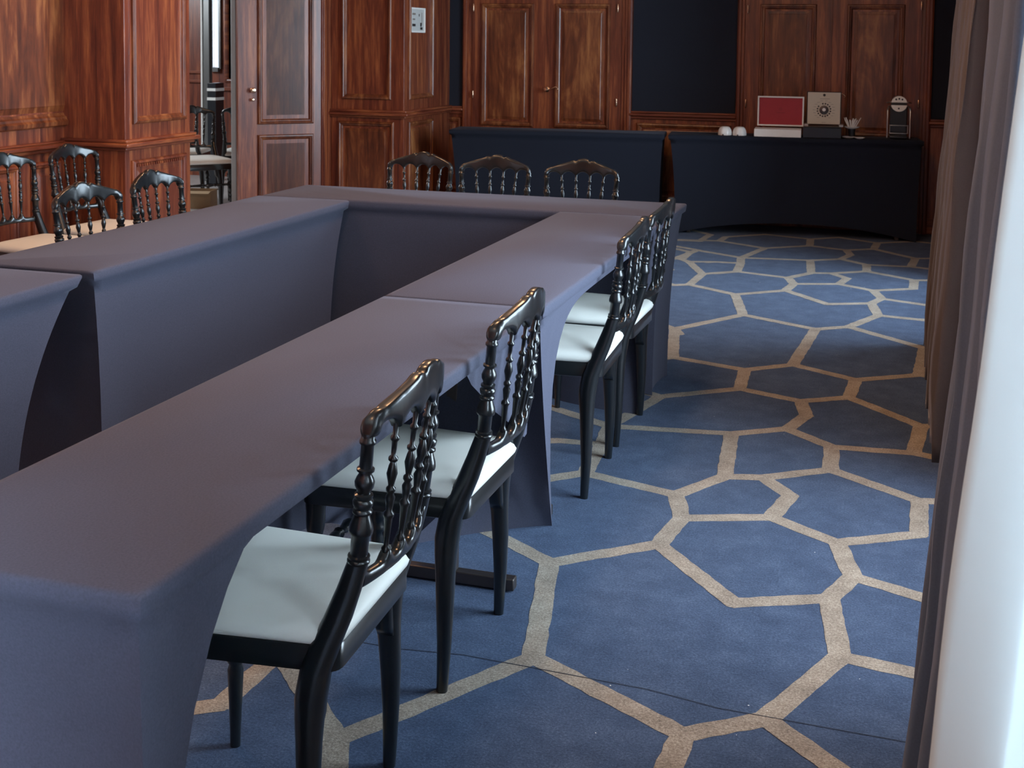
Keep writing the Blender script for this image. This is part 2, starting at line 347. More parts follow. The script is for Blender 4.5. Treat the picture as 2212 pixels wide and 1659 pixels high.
bm=bmesh.new(); box(bm,XL,-3.98,5.82,6.50,0,.12); mk('pilaster_plinth',bm,'wood_h',t1,bevel=.004)
# pilaster beyond the doorway: front face y=9.12, x -4.35..-3.73
bm=bmesh.new(); box(bm,-4.35,-3.73,9.12,YB-.001,0,ZC); t2=st(mk('trim_2',bm,'wood',bevel=.004))
P2=Pl((0,9.12,0),(1,0,0),(0,-1,0)); P2s=Pl((-3.73,0,0),(0,1,0),(1,0,0))
bm=bmesh.new(); framed(bm,P2,-4.255,-3.835,.975,2.7,[(0,0)]+MOLD[1:]+[(.041,-.006),(.06,-.006)]); framed(bm,P2s,9.20,9.72,.975,2.7,[(0,0)]+MOLD[1:]+[(.041,-.006),(.06,-.006)]); mk('pilaster_panel',bm,'wood_fig',t2)
bm=bmesh.new(); framed(bm,P2,-4.285,-3.81,.14,.80,[(0,0)]+MOLD[1:]+RAISE); framed(bm,P2s,9.20,9.72,.14,.80,[(0,0)]+MOLD[1:]+RAISE); mk('pilaster_panel',bm,'wood_fig',t2)
bm=bmesh.new(); box(bm,-4.395,-3.685,9.075,YB-.002,.848,.872); box(bm,-4.378,-3.702,9.092,YB-.002,.872,.892); box(bm,-4.37,-3.71,9.10,YB-.002,.83,.848)
mk('pilaster_rail',bm,'wood_h',t2,bevel=.006)
bm=bmesh.new(); box(bm,-4.37,-3.71,9.10,YB-.002,0,.12); mk('pilaster_plinth',bm,'wood_h',t2,bevel=.004)
# evacuation plan in a white frame on the pilaster's side
pl=thing('framed_notice','small white framed floor plan hanging on the side of the far pillar','notice',(-3.728,9.38,1.60))
Q=Pl((0.0,0,0),(0,1,0),(1,0,0))
bm=bmesh.new(); framed(bm,Q,-.155,.155,-.098,.098,[(0,.001),(0,.012),(.012,.014),(.014,.008)],fill=False); mk('frame',bm,'whitecard',pl)
bm=bmesh.new(); slab(bm,Q,-.142,.142,-.085,.085,.001,.008)
for (a,b,c_,d_) in ((-.12,-.05,.04,.055),(-.11,-.06,.0,.012),(-.12,-.05,-.05,-.03),(.02,.035,.03,.05),(.08,.09,-.04,.06),(.05,.10,-.075,-.055),(.05,.08,-.05,-.02)): slab(bm,Q,a,b,c_,d_,.008,.0086,mi=2 if c_<-.04 or a==.02 else 1)
mk('plan_sheet',bm,['paper','greyink','ink'],pl)

# open door leaf at the doorway's far jamb, swung 45 degrees into the next room
h=Vector((-4.372,8.978,0)); u=Vector((-1,-1,0)).normalized(); n=Vector((1,-1,0)).normalized()
PD=Pl(h,u,n)
bm=bmesh.new(); slab(bm,PD,0,.655,.01,2.35,-.042,0); dd=st(mk('door_5',bm,'wood'))
for w0,w1 in ((.785,2.1),(.13,.705)):
    bm=bmesh.new(); framed(bm,PD,.062,.505,w0,w1,[(0,0)]+MOLD[1:]+[(.041,-.008),(.048,-.008),(.066,-.001),(.07,0)]); mk('door_panel',bm,'wood_fig',dd)
bm=bmesh.new()
p=PD.p(.548,1.047,0)
for pp,s in ((p,1),(PD.p(.548,.975,0),.6)):
    rr=[(.016,0),(.016,.004),(.008,.006),(.008,.022),(.018,.030),(.021,.040),(.016,.050),(0,.054)]
    rings=[[pp+n*(hh*s)+u*(max(r,1e-5)*s*math.cos(2*PI*i/14))+Vector((0,0,1))*(max(r,1e-5)*s*math.sin(2*PI*i/14)) for i in range(14)] for r,hh in rr]
    loft(bm,rings)
mk('door_knob',bm,'brass',dd,smooth=True)
# jamb lining between leaf and far pillar, and lining on near pillar
bm=bmesh.new(); box(bm,-4.51,-4.352,9.0,9.30,0,2.5); box(bm,-4.50,-4.36,8.985,9.0,0,2.5); st(mk('trim_3',bm,'wood',bevel=.004))

# ------------------------------------------------------------ neighbouring room seen through the doorway
bm=bmesh.new(); quad(bm,[(-9.5,3,0),(XL-.15,3,0),(XL-.15,13.2,0),(-9.5,13.2,0)]); st(mk('floor_next_room',bm,'parquet'))
PF=Pl((0,11.6,0),(1,0,0),(0,-1,0))
wx0,wx1=-6.895,-6.795
bm=bmesh.new(); slab(bm,PF,-9.5,wx0,0,ZC,-.12,0); slab(bm,PF,wx1,XL-.12,0,ZC,-.12,0); slab(bm,PF,wx0,wx1,0,1.13,-.12,0)
wn=st(mk('wall_next_room',bm,'wood'))
bm=bmesh.new(); slab(bm,PF,-7.6,-7.0,1.07,1.095,0,.03); slab(bm,PF,-7.6,-7.0,.975,1.0,0,.03); framed(bm,PF,-6.735,-6.1,.98,2.6,[(0,0)]+MOLD[1:]); slab(bm,PF,-6.79,-5.8,.90,.93,0,.04)
mk('wall_moulding',bm,'wood_h',wn)
bm=bmesh.new(); slab(bm,PF,wx0-.02,wx0,1.12,ZC,-.02,.03); slab(bm,PF,wx1,wx1+.02,1.12,ZC,-.02,.03); slab(bm,PF,wx0,wx1,1.09,1.135,-.02,.05); wf=st(mk('window_5',bm,'greypaint'))
bm=bmesh.new(); slab(bm,PF,wx0,wx1,1.13,ZC,-.06,-.055); mk('window_pane',bm,'glass',wf)
# white vertical mirror-like posts
def post(nm,x,y,w,m_,lab,z1=2.9):
    bm=bmesh.new(); box(bm,x-w/2,x+w/2,y-.03,y+.03,0,z1); o=mk(nm,bm,m_,bevel=.004); return st(o)
post('trim_4',-6.755,11.2,.02,'whitepaint','')
post('trim_5',-6.70,11.2,.065,'greypaint','')
post('trim_6',-5.056,8.86,.045,'palegrey','')
# right (window) wall
PR=Pl((XR,0,0),(0,1,0),(-1,0,0))
WINS=[(-1.9,.12),(.32,1.55),(2.75,4.25),(6.4,8.2)]  # first opening, unseen behind the camera, is added for its light
SILL=[.1,.75,.1,.1]
bm=bmesh.new(); prev=YF
for (a,b),sl in zip(WINS,SILL):
    slab(bm,PR,prev,a,0,ZC,-.25,0); slab(bm,PR,a,b,0,sl,-.25,0); slab(bm,PR,a,b,2.7,ZC,-.25,0); prev=b
slab(bm,PR,prev,YB+.1,0,ZC,-.25,0)
st(mk('wall_right',bm,'wood'))
for i,((a,b),sl) in enumerate(zip(WINS,SILL)):
    bm=bmesh.new()
    for u0,u1,w0,w1 in ((a,b,sl,sl+.06),(a,b,2.64,2.7),(a,a+.05,sl,2.7),(b-.05,b,sl,2.7),((a+b)/2-.03,(a+b)/2+.03,sl,2.7)): slab(bm,PR,u0,u1,w0,w1,-.16,-.11)
    w=st(mk('window_%d'%(i+1),bm,'whitepaint',bevel=.004))
    bm=bmesh.new(); slab(bm,PR,a,b,sl,2.7,-.138,-.134); mk('window_pane',bm,'glass',w)
bm=bmesh.new(); slab(bm,Pl((0,YF,0),(1,0,0),(0,1,0)),XL-.15,XR+.3,0,ZC,-.12,0); st(mk('wall_front',bm,'wood'))
PNB=Pl((-9.5,0,0),(0,1,0),(1,0,0))
bm=bmesh.new(); slab(bm,PNB,3,13.2,0,ZC,-.12,0); slab(bm,Pl((0,3,0),(1,0,0),(0,1,0)),-9.5,XL-.12,0,ZC,-.12,0); st(mk('wall_far_left',bm,'wood'))

# curtains: gathered drapes with pleats
def interp(tab,z):
    tab=sorted(tab)
    if z<=tab[0][0]: return tab[0][1]
    for (a,x),(b,y) in zip(tab,tab[1:]):
        if z<=b: return x+(y-x)*(z-a)/(b-a)
    return tab[-1][1]
def curtain(bm,y0,y1,edge,amp,npl,z0=0.0,z1=2.85,nz=44,ph=0,thick=True,slope=0,wob=.004,ny=None):
    ny=ny or npl*14
    grid=[]
    for j in range(nz+1):
        z=z0+(z1-z0)*j/nz; row=[]
        for i in range(ny+1):
            s=i/ny; y=y1-(y1-y0)*s
            pa=amp*(1-.25*math.sin(3.1*s+1.7)); c=.5-.5*math.cos(2*PI*npl*s+ph+ .5*math.sin(z*1.3+s*5))
            c=c**.8
            x=interp(edge,z)+slope*s+pa*c+wob*math.sin(z*6+s*17)+wob*.7*math.sin(z*13+s*29)
            yy=y+.018*math.sin(2*PI*npl*s*2+z)
            row.append(bm.verts.new((x,yy,z)))
        grid.append(row)
    for j in range(nz):
        for i in range(ny):
            bm.faces.new((grid[j][i],grid[j][i+1],grid[j+1][i+1],grid[j+1][i]))
def solid(o,t): md=o.modifiers.new('thickness','SOLIDIFY'); md.thickness=t; md.offset=0
c1=thing('curtain','long taupe curtain hanging furthest back along the right side near the draped buffet table','curtain',(.25,5.6,0))
bm=bmesh.new(); curtain(bm,4.55,6.36,[(0,.118),(.22,.116),(.43,.130),(.675,.147),(1.226,.180),(1.661,.207),(2.85,.25)],.10,8)
for v in bm.verts: v.co-=Vector((.25,5.6,0))
o=mk('drape',bm,'curtain',c1,smooth=True,angle=180); solid(o,.003)
c2=thing('curtain','dark grey taupe curtain edge hanging down right beside the pale window drape','curtain',(.12,2.1,0))
bm=bmesh.new(); curtain(bm,1.68,2.52,[(0,.026),(.17,.036),(.385,.052),(.62,.068),(.834,.094),(1.065,.106),(1.533,.127),(2.85,.18)],.085,3,ph=.4)
for v in bm.verts: v.co-=Vector((.12,2.1,0))
o=mk('drape',bm,'curtain_cool',c2,smooth=True,angle=180); solid(o,.003)
c3=thing('curtain','pale blue white window drape filling the right edge nearest the viewer','curtain',(.12,1.0,0))
bm=bmesh.new(); curtain(bm,.42,1.42,[(0,-.0),(.5,.032),(.7,.048),(1.0,.070),(1.2,.086),(1.35,.10),(1.5,.113),(2.85,.20)],.05,2,ph=.2,wob=.002,slope=.03)
for v in bm.verts: v.co-=Vector((.12,1.0,0))
o=mk('drape',bm,'sheer',c3,smooth=True,angle=180); solid(o,.002)

# ------------------------------------------------------------ tables under stretch covers
T=.75
def fcor(t): return 1-(1-t)**2.5
def cover(bm,Lx,Ly,hz,corner,hem,sag,mi=0,T=T,pleat=None):
    """Lx half length(x), Ly half width(y). corner[k]=(dx,dy,zfoot) inset of foot for corners in order (-,-),(+,-),(+,+),(-,+).
    hem[side]: (height,power) for sides between corner k and k+1. sag[side]: inward pull."""
    C=[(-Lx,-Ly),(Lx,-Ly),(Lx,Ly),(-Lx,Ly)]; SG=[(1,1),(-1,1),(-1,-1),(1,-1)]
    NI=[Vector((0,1,0)),Vector((-1,0,0)),Vector((0,-1,0)),Vector((1,0,0))]
    rows=[0,.004,.010,.022,.034,.044]; NR=26
    def cpt(k,z):
        dx,dy,zf=corner[k][:3]; t=min(1,max(0,(T-z)/(T)))
        f=t**corner[k][3] if len(corner[k])>3 else fcor(t)
        lip=0 if z>T-.036 else .012
        return Vector((C[k][0]+SG[k][0]*(dx*f+lip),C[k][1]+SG[k][1]*(dy*f+lip),z))
    cols=[]
    for k in range(4):
        k2=(k+1)%4; n=40 if k%2==0 else 18
        hh,pw=hem[k][:2]
        for i in range(n):
            a=i/n
            zf=corner[k][2]*(1-a)+corner[k2][2]*a
            ar=hh*(1-abs(2*a-1)**pw) if pw>0 else 0
            zh=min(zf+ar,T-.04)
            if len(hem[k])>2 and a>hem[k][2]: zh=min(zh,.70-(a-hem[k][2])/(1-hem[k][2])*hem[k][3])
            col=[]
            for r in range(NR+1):
                if r<6: z=T-rows[r]*1.0
                else: z=(T-.044)+(zh-(T-.044))*((r-5)/(NR-5))
                if z>T-.044 and zh>z: z=max(z,zh)
                p=cpt(k,z).lerp(cpt(k2,z),a)
                dt=(T-z)/T
                w=math.sin(PI*a)**.6 if a>0 else 0
                s=sag[k]*w*min(1,max(0,(dt-.04)/.25))
                if r<3:
                    off=(.008,.002,0)[r]; p=p+Vector((SG[k][0] if False else 0,0,0))
                    p.z=T-rows[r]+ (0 if r else 0)
                    cc=Vector((0,0,p.z)); 
                    p.x-=math.copysign(off,p.x) if abs(abs(p.x)-Lx)<.02 else 0
                    p.y-=math.copysign(off,p.y) if abs(abs(p.y)-Ly)<.02 else 0
                p=p+NI[k]*s
                for ac,sg in ((a,1),(1-a,-1)):
                    Ls=(2*Lx if k%2==0 else 2*Ly); dd=ac*Ls
                    if dd<.16 and dt>.055: p=p-NI[k]*(.0045*math.exp(-dt*7)*math.sin(math.atan2(dd,dt*T)*13)*math.sin(PI*min(1,dd/.16)))
                if pleat and k==pleat[0]:
                    q=a if pleat[1]>0 else 1-a
                    e=max(0,(q-pleat[2])/(1-pleat[2])); mid=math.sin(PI*min(1,max(0,dt*1.0)))**.5 if dt<1 else 0
                    Ff=cpt(k2 if pleat[1]>0 else k,0); hd=((p.x-Ff.x)**2+(p.y-Ff.y)**2)**.5
                    p=p-NI[k]*(pleat[3]*e*(1-a if pleat[1]>0 and False else 1)*mid*math.sin(math.atan2(hd,p.z+.06)*pleat[4]))
                col.append(p)
            cols.append(col)
    V=[[bm.verts.new(p) for p in col] for col in cols]
    m=len(V)
    for i in range(m):
        a,b=V[i],V[(i+1)%m]
        for r in range(NR): bm.faces.new((a[r],b[r],b[r+1],a[r+1]))
    # top: fan grid via centre line
    top=[v[0] for v in V]
    f=bm.faces.new(top)
def tframe(x,y,rz,Lx,Ly,label,inset=(.16,.16),fl=.14):
    t=thing('folding_table',label,'table',(x,y,0),rz,'folding tables hidden under the stretch covers')
    bm=bmesh.new(); box(bm,-Lx+.012,Lx-.012,-Ly+.012,Ly-.012,T-.032,T-.008); mk('tabletop',bm,'whitecard',t)
    for s in (-1,1):
        bm=bmesh.new(); X=s*(Lx-inset[0 if s<0 else 1]); f_=fl if s>0 else min(fl,.13)
        box(bm,X-.014,X+.014,-.016,.016,.035,T-.033); box(bm,X-.016,X+.016,-f_,f_,.004,.036); box(bm,X-.02,X+.02,-.15,.15,T-.06,T-.033)
        mk('table_leg',bm,'steel',t,bevel=.003)
    return t
def table(name,x,y,rz,Lx,Ly,corner,hem,sag,label,m='cloth',group=None,tl=None,frame=True,inset=(.16,.16),Tt=T,pleat=None,fl=.14):
    bm=bmesh.new(); cover(bm,Lx,Ly,0,corner,hem,sag,T=Tt,pleat=pleat)
    o=mk('tablecloth',bm,m,None,smooth=True,angle=60); o.location=(x,y,0); o.rotation_euler=(0,0,rz)
    tag(o,label,'tablecloth',group)
    if frame: tframe(x,y,rz,Lx-.008,Ly-.008,tl,inset,fl)
    return o
xa,xb=-1.3486,-.8949; y0,y1,y2,y3=1.3241,3.154,4.985,5.4379
xc,xd=-2.2886,-2.7341
H=PI/2
# local x along length; rz=90deg: local x -> world y, local y -> world -x.  corners order: (-,-)=near,right ; (+,-)=far,right ; (+,+)=far,left ; (-,+)=near,left
G='grey stretch table covers on the U of meeting tables'
table('t',(xa+xb)/2,(y0+y1)/2,H,.911,(xb-xa)/2,[(.03,.012,0),(.03,.02,.42),(.05,.004,0),(.05,.004,0)],[(.68,7.6,.70,.30),(.0,2),(.3,4),(0,2)],[.01,.03,.0,.03],
  'grey stretch cover on the nearest table, chairs pushed under its arched hem',group=G,inset=(.2,.045),fl=.178,pleat=(0,1,.72,.010,26),tl='folding table with a bare steel T-leg showing behind the second nearest chair')
table('t',(xa+xb)/2,(y1+y2)/2,H,.911,(xb-xa)/2,[(.39,.065,0,1.35),(.20,.04,0),(.1,.004,0),(.1,.004,0)],[(.69,7),(0,2),(.3,4),(0,2)],[.01,.03,.0,.03],
  'grey stretch cover on the further right row table, its corner foot pulled to a point',group=G,inset=(.46,.10),pleat=(3,1,.35,.010,34),tl='folding table under the grey cover at the far end of the right row')
table('t',(-2.725-.895)/2,(y2+.012+y3)/2,0,.915,(y3-y2-.012)/2,[(.08,.03,0),(.05,.03,0),(.05,.05,0),(.05,.05,0)],[(.05,3),(0,2),(.3,4),(0,2)],[.02,.02,.02,.02],
  'grey stretch cover on the crosswise table closing the far end of the U',group=G,tl='folding table under the grey cover across the far end')
table('t',(xc+xd)/2,(y1+.02+y2)/2,H,.905,(xc-xd)/2,[(.08,.03,0),(.10,.03,0),(.1,.03,0),(.1,.03,0)],[(.03,3),(0,2),(.3,4),(0,2)],[.02,.03,.02,.03],
  'grey blue stretch cover on the left row table next to the crosswise far table',group=G,inset=(.16,.06),tl='folding table under the left row cover next to the far table')
table('t',(xc+xd)/2,(y0+y1-.03)/2,H,.905,(xc-xd)/2,[(.1,.03,0),(.25,.03,0),(.1,.03,0),(.1,.03,0)],[(.10,3),(0,2),(.3,4),(0,2)],[.02,.03,.02,.03],
  'grey blue stretch cover on the nearer left row table cut by the left photo edge',group=G,inset=(.2,.32),tl='folding table under the cover at the left photo edge')
# gathered knot of fabric at the joint of the two left tables
# buffet tables against the back wall
def buf(x0_,y0_,x1_,y1_,hem,lab,tl):
    d=Vector((x1_-x0_,y1_-y0_,0)); L=d.length; a=math.atan2(d.y,d.x); n=Vector((-d.y,d.x,0)).normalized()
    c=Vector((x0_,y0_,0))+d/2+n*.2
    table('t',c.x,c.y,a,L/2-.003,.19,[(.05,.008,0),(.02,.008,0),(.02,.01,0),(.05,.01,0)],[hem,(0,2),(.2,4),(0,2)],[.012,.01,.01,.01],lab,m='cloth_dark',group='black navy covers on the buffet tables along the back wall',tl=tl)
    return c,a
buf(-3.40,9.22,-1.735,9.44,(.03,4),'dark navy stretch cover on the left buffet table in front of the double doors','folding buffet table under the left dark navy cover')
bc,ba=buf(-1.715,9.44,.14,9.66,(.10,2.2),'dark navy stretch cover with arched hem on the buffet table carrying the coffee machine','folding buffet table under the dark cover that carries the coffee machine')
# ------------------------------------------------------------ turned, lacquered chair with scalloped crest
HS=.175
def curv(x): return -.036*(1-(x/HS)**2)
def rleg(bm,s):
    st_=[(.2025,.000,0,.0125,.0125),(.2015,-.002,.05,.0140,.0140),(.200,-.004,.12,.0165,.0165),(.198,-.004,.20,.0195,.0200),(.193,-.003,.27,.0215,.0225),(.188,-.002,.31,.0235,.0255),(.184,-.003,.345,.0255,.028),(.180,-.010,.39,.0245,.0275),(.175,-.026,.435,.0225,.0265),(.169,-.045,.48,.0200,.0245),(.164,-.063,.53,.0182,.0215),(.161,-.077,.575,.0172,.0185)]
    loft(bm,[sup((s*x,y,z),wx,wy,n=18,e=2.3) for x,y,z,wx,wy in st_])
    # inner bracket block under the seat rail
    loft(bm,[sup((s*(x),y,z),w,.017,n=12,e=4) for x,y,z,w in ((.173,-.002,.285,.004),(.167,-.003,.305,.016),(.162,-.004,.37,.020),(.160,-.010,.42,.020))])
    P=[(.575,.0172),(.577,.0195),(.581,.0195),(.583,.0172),(.585,.0190),(.588,.0190),(.590,.0150),(.625,.0158),(.629,.0205),(.634,.0212),(.643,.0195),(.655,.0150),(.661,.0130),(.664,.0170),(.668,.0170),(.671,.0135),(.676,.0165),(.684,.0178),(.688,.0140),(.692,.0160),(.696,.0160),(.698,.0118),(.703,.0125),(.710,.0160),(.718,.0170),(.725,.0145),(.731,.0110),(.735,.0110),(.737,.0150),(.741,.0150),(.743,.0112),(.782,.0108),(.785,.0140),(.790,.0140),(.792,.0115),(.803,.0115)]
    z0,z1=.575,.803
    turned(bm,(s*.161,-.078,z0),(s*HS,-.101,z1),[((z-z0)/(z1-z0),r) for z,r in P],n=16)
SPZ0,SPZ1=.568,.806
SP=[(0,.0075),(.03,.0085),(.05,.0045),(.10,.0050),(.26,.0075),(.28,.0098),(.30,.0098),(.32,.0055),(.38,.0075),(.42,.0090),(.45,.0055),(.47,.0085),(.49,.0085),(.505,.005),(.53,.0060),(.60,.0098),(.66,.0070),(.685,.0048),(.70,.0085),(.72,.0085),(.735,.0045),(.84,.0050),(.855,.0078),(.875,.0078),(.89,.0042),(1,.0058)]
def crest(bm):
    XE=.186; n=92; rings=[]
    for i in range(n+1):
        x=-XE+2*XE*i/n; ax=abs(x)
        # top outline
        if ax>.150: 
            q=(ax-.150)/(XE-.150); top=.797+.0435*math.sqrt(max(0,1-q*q))
        else: top=.8405+ (.8765-.8405)*(1-(ax/.150)**1.6)
        if ax<.034: top+=.007*math.cos(ax/.034*PI/2)**.5
        top+= .004*math.exp(-((ax-.052)/.012)**2) - .004*math.exp(-((ax-.033)/.006)**2)
        # bottom outline
        if ax>HS-.012: bot=.793+ .004*max(0,(ax-HS)/.014)
        else:
            f=(x+HS)/.070; a=abs(math.sin(PI*f)); bot=.791+.0245*a**.7+.003*(1-(ax/HS)**2)
            if ax>HS-.030: bot=min(bot,.793+ (HS-.012-ax)*1.4) if False else bot
        bot=min(bot,top-.002)
        zc=(top+bot)/2; hz=(top-bot)/2
        y=-.101+curv(min(ax,HS))-.10*(zc-.80)
        th=.0125 if ax<.15 else .0125+.0025*(ax-.15)/.02 if ax<.17 else .015*math.sqrt(max(.03,1-((ax-.17)/(XE-.17))**2.5))+.001
        ee=.42 if ax<.14 else .42+.4*min(1,(ax-.14)/.03)
        rings.append([Vector((x, y+th*math.copysign(abs(math.cos(t))**ee,math.cos(t))-.10*hz*math.sin(t), zc+hz*math.copysign(abs(math.sin(t))**ee,math.sin(t)))) for t in [2*PI*(k+.5)/20 for k in range(20)]])
    loft(bm,rings)
def lowrail(bm):
    n=60; rings=[]
    for i in range(n+1):
        x=-.155+.310*i/n; a=1-max(math.exp(-((x-q)/.010)**2) for q in (-.083,-.0277,.0277,.083,-.16,.16))
        top=.573-.020*a; bot=.528+.004*math.cos(x/.155*PI/2)
        zc=(top+bot)/2; hz=(top-bot)/2; y=-.071+curv(x)*.9-.11*(zc-.55)
        rings.append(sup((x,y,zc),.0105,hz,n=12,e=3.5,ax=(0,1,0),ay=(0,-.1,1)))
    loft(bm,rings)
def plan(z,o=0,rc=.03,n=6):
    """seat outline (trapezoid, rounded corners)"""
    pts=[(-.182+o*-1,-.050-o),(.182+o,-.050-o),(.207+o,.345+o),(-.207-o,.345+o)]
    out=[]
    for k in range(4):
        p=Vector(pts[k]); a=Vector(pts[k-1]); b=Vector(pts[(k+1)%4])
        da=(a-p).normalized(); db=(b-p).normalized()
        for i in range(n+1):
            t=i/n; q=(p+da*rc)*(1-t)**2+p*2*t*(1-t)+(p+db*rc)*t*t
            # bowed front
            yy=q.y+(.012*(1-(q.x/.22)**2) if q.y>.2 else 0)
            out.append(Vector((q.x,yy,z)))
    return out
def make_chair(label,group=None):
    t=thing('dining_chair',label,'chair',(0,0,0),0,group)
    bm=bmesh.new(); loft(bm,[plan(.385,-.006),plan(.388,0),plan(.430,0),plan(.434,-.004)]); mk('seat_frame',bm,'black',t,smooth=True,angle=50)
    bm=bmesh.new(); rr=[plan(.432,-.004),plan(.436,.002),plan(.446,.005),plan(.458,.001),plan(.466,-.010),plan(.474,-.035),plan(.481,-.075),plan(.485,-.12)]
    loft(bm,rr); mk('seat_cushion',bm,'leather',t,smooth=True,angle=80)
    for s in (-1,1):
        bm=bmesh.new(); rleg(bm,s); mk('leg',bm,'black',t,smooth=True,angle=60)
    for s in (-1,1):
        bm=bmesh.new()
        PF_=[(0,.0105),(.04,.0115),(.15,.0160),(.165,.0165),(.175,.013),(.185,.019),(.195,.019),(.203,.014),(.215,.0205),(.235,.0225),(.25,.017),(.262,.013),(.268,.019),(.276,.019),(.283,.013),(.30,.016),(.325,.0215),(.345,.0225),(.36,.0225),(.388,.024)]
        turned(bm,(s*.184,.328,0),(s*.178,.322,.388),[(z/.388,r) for z,r in PF_],n=14); mk('leg',bm,'black',t,smooth=True,angle=60)
    bm=bmesh.new(); a=.18
    pr=[(0,.008),(.05,.008),(.08,.012),(.10,.008),(.2,.010),(.3,.013),(.34,.008),(.36,.015),(.38,.008),(.44,.012),(.5,.017),(.56,.012),(.62,.008),(.64,.015),(.66,.008),(.7,.013),(.8,.010),(.9,.008),(.92,.012),(.95,.008),(1,.008)]
    turned(bm,(-a,.324,.262),(a,.324,.262),pr,n=10); mk('stretcher',bm,'black',t,smooth=True,angle=60)
    bm=bmesh.new(); crest(bm); mk('crest_rail',bm,'black',t,smooth=True,angle=60)
    bm=bmesh.new(); lowrail(bm); mk('lower_rail',bm,'black',t,smooth=True,angle=60)
    for k in range(4):
        x=-HS+.070*(k+1); bm=bmesh.new()
        turned(bm,(x*.79,-.072+curv(x*.79)*.9,SPZ0-.004),(x,-.101+curv(x),SPZ1),SP,n=10); mk('spindle',bm,'black',t,smooth=True,angle=60)
    return t
def dup(root,label,group,loc,rz):
    r=root.copy(); COL.objects.link(r); r['label']=label; r['group']=group
    for ch in [c for c in bpy.data.objects if c.parent==root]:
        c=ch.copy(); COL.objects.link(c); c.parent=r
    r.location=loc; r.rotation_euler=(0,0,rz); return r
GR='black turned chairs along the right row of tables'; GB='black turned chairs behind the crosswise far table'; GL='black turned chairs at the left row of tables'; GW='black turned chairs against the panelled left wall'; GN='black turned chairs in the neighbouring room'
CH=[
('black lacquered chair nearest the viewer, white seat half under the first table',GR,-.935,2.046,182.5),
('second nearest black chair, bare steel table leg showing behind its legs',GR,-.945,2.756,179.8),
('third black chair along the right row, in front of the furthest one',GR,-.945,4.019,182.1),
('furthest black chair along the right row, next to the far table corner',GR,-.954,4.558,179.4),
('left of three black chair backs behind the crosswise table, before the wood pillar',GB,-2.336,5.80,-97),
('middle of three black chair backs behind the crosswise table',GB,-1.923,5.786,-90),
('right of three black chair backs behind the crosswise table',GB,-1.478,5.76,-90.4),
('black chair pushed to the left table, overlapping the wall chair with the beige seat',GL,-2.912,4.140,-6.8),
('black chair pushed to the left table below the orange wood pilaster',GL,-2.930,4.655,-.8),
('black chair against the left wall partly cut by the photo edge, lower back rail visible',GW,-4.03,5.06,-4),
('black chair standing closest to the recessed corner of the left wall',GW,-4.05,5.60,-4),
('black chair with cream seat facing out of the open doorway in the next room',GN,-5.55,9.1,-42),
('black chair half hidden by the open door leaf in the next room',GN,-5.42,9.66,112),
('black chair in the next room behind the one facing out, mostly hidden by the pilaster',GN,-6.0,9.55,110),
]
proto=None
for lab,g,x,y,a in CH:
    if proto is None:
        proto=make_chair(lab,g); proto.location=(x,y,0); proto.rotation_euler=(0,0,math.radians(a-90))
    else: dup(proto,lab,g,(x,y,0),math.radians(a-90))

# ------------------------------------------------------------ next room bits
def solidbox(name,x0,x1,y0,y1,z0,z1,m,lab,cat,bev=.003):
    bm=bmesh.new(); cx,cy=(x0+x1)/2,(y0+y1)/2; box(bm,x0-cx,x1-cx,y0-cy,y1-cy,0,z1-z0); o=mk(name,bm,m,bevel=bev); o.location=(cx,cy,z0); tag(o,lab,cat); return o
bx=thing('cardboard_box','open cardboard box on the floor of the next room behind a chair','box',(-5.74,9.40,0),.25)
bm=bmesh.new()
for a in ((-.15,.15,-.10,-.096),(-.15,.15,.096,.10),(-.15,-.146,-.096,.096),(.146,.15,-.096,.096)): box(bm,a[0],a[1],a[2],a[3],0,.15)
box(bm,-.146,.146,-.096,.096,0,.004); mk('box_body',bm,'cardboard',bx)
bm=bmesh.new()
for s in (-1,1): quad(bm,[(-.15,s*.10,.15),(.15,s*.10,.15),(.15,s*.16,.135),(-.15,s*.16,.135)])
o=mk('box_flap',bm,'cardboard',bx); solid(o,.004)
kb=thing('cabinet','narrow black cabinet with two white bands below the bright window slit','cabinet',(-6.466,10.95,0))
bm=bmesh.new(); box(bm,-.045,.045,-.08,.08,0,1.0); mk('cabinet_body',bm,'blackplastic',kb,bevel=.004)
for z in (.832,.922):
    bm=bmesh.new(); box(bm,-.047,.047,-.083,.083,z,z+.028); mk('white_band',bm,'whitepaint',kb)

# ------------------------------------------------------------ things on the buffet
def bl(x,off=.1): return 9.44+(x+1.715)*.1186+off
ZB=T+.0015
for x,lab in ((-1.305,'small white ribbed cup turned upside down, left of the pair'),(-1.197,'small white ribbed cup turned upside down, right of the pair beside the red box')):
    t=thing('cup',lab,'cup',(x,bl(x,.11),ZB),0,'upturned white cups on the buffet')
    bm=bmesh.new(); n=28
    prof=[(.050,0),(.0515,.006),(.051,.022),(.047,.040),(.039,.055),(.027,.064),(.012,.067),(0,.067)]
    rings=[[Vector(((r+.0016*math.cos(7*2*PI*i/n)*(r>.02))*math.cos(2*PI*i/n),(r+.0016*math.cos(7*2*PI*i/n)*(r>.02))*math.sin(2*PI*i/n),h)) if r else Vector((1e-5*math.cos(2*PI*i/n),1e-5*math.sin(2*PI*i/n),h)) for i in range(n)] for r,h in prof]
    loft(bm,rings); mk('cup_body',bm,'porcelain',t,smooth=True)
    bm=bmesh.new(); box(bm,-.012,-.002,-.0535,-.045,.0005,.009); mk('rim_notch',bm,'ink',t)
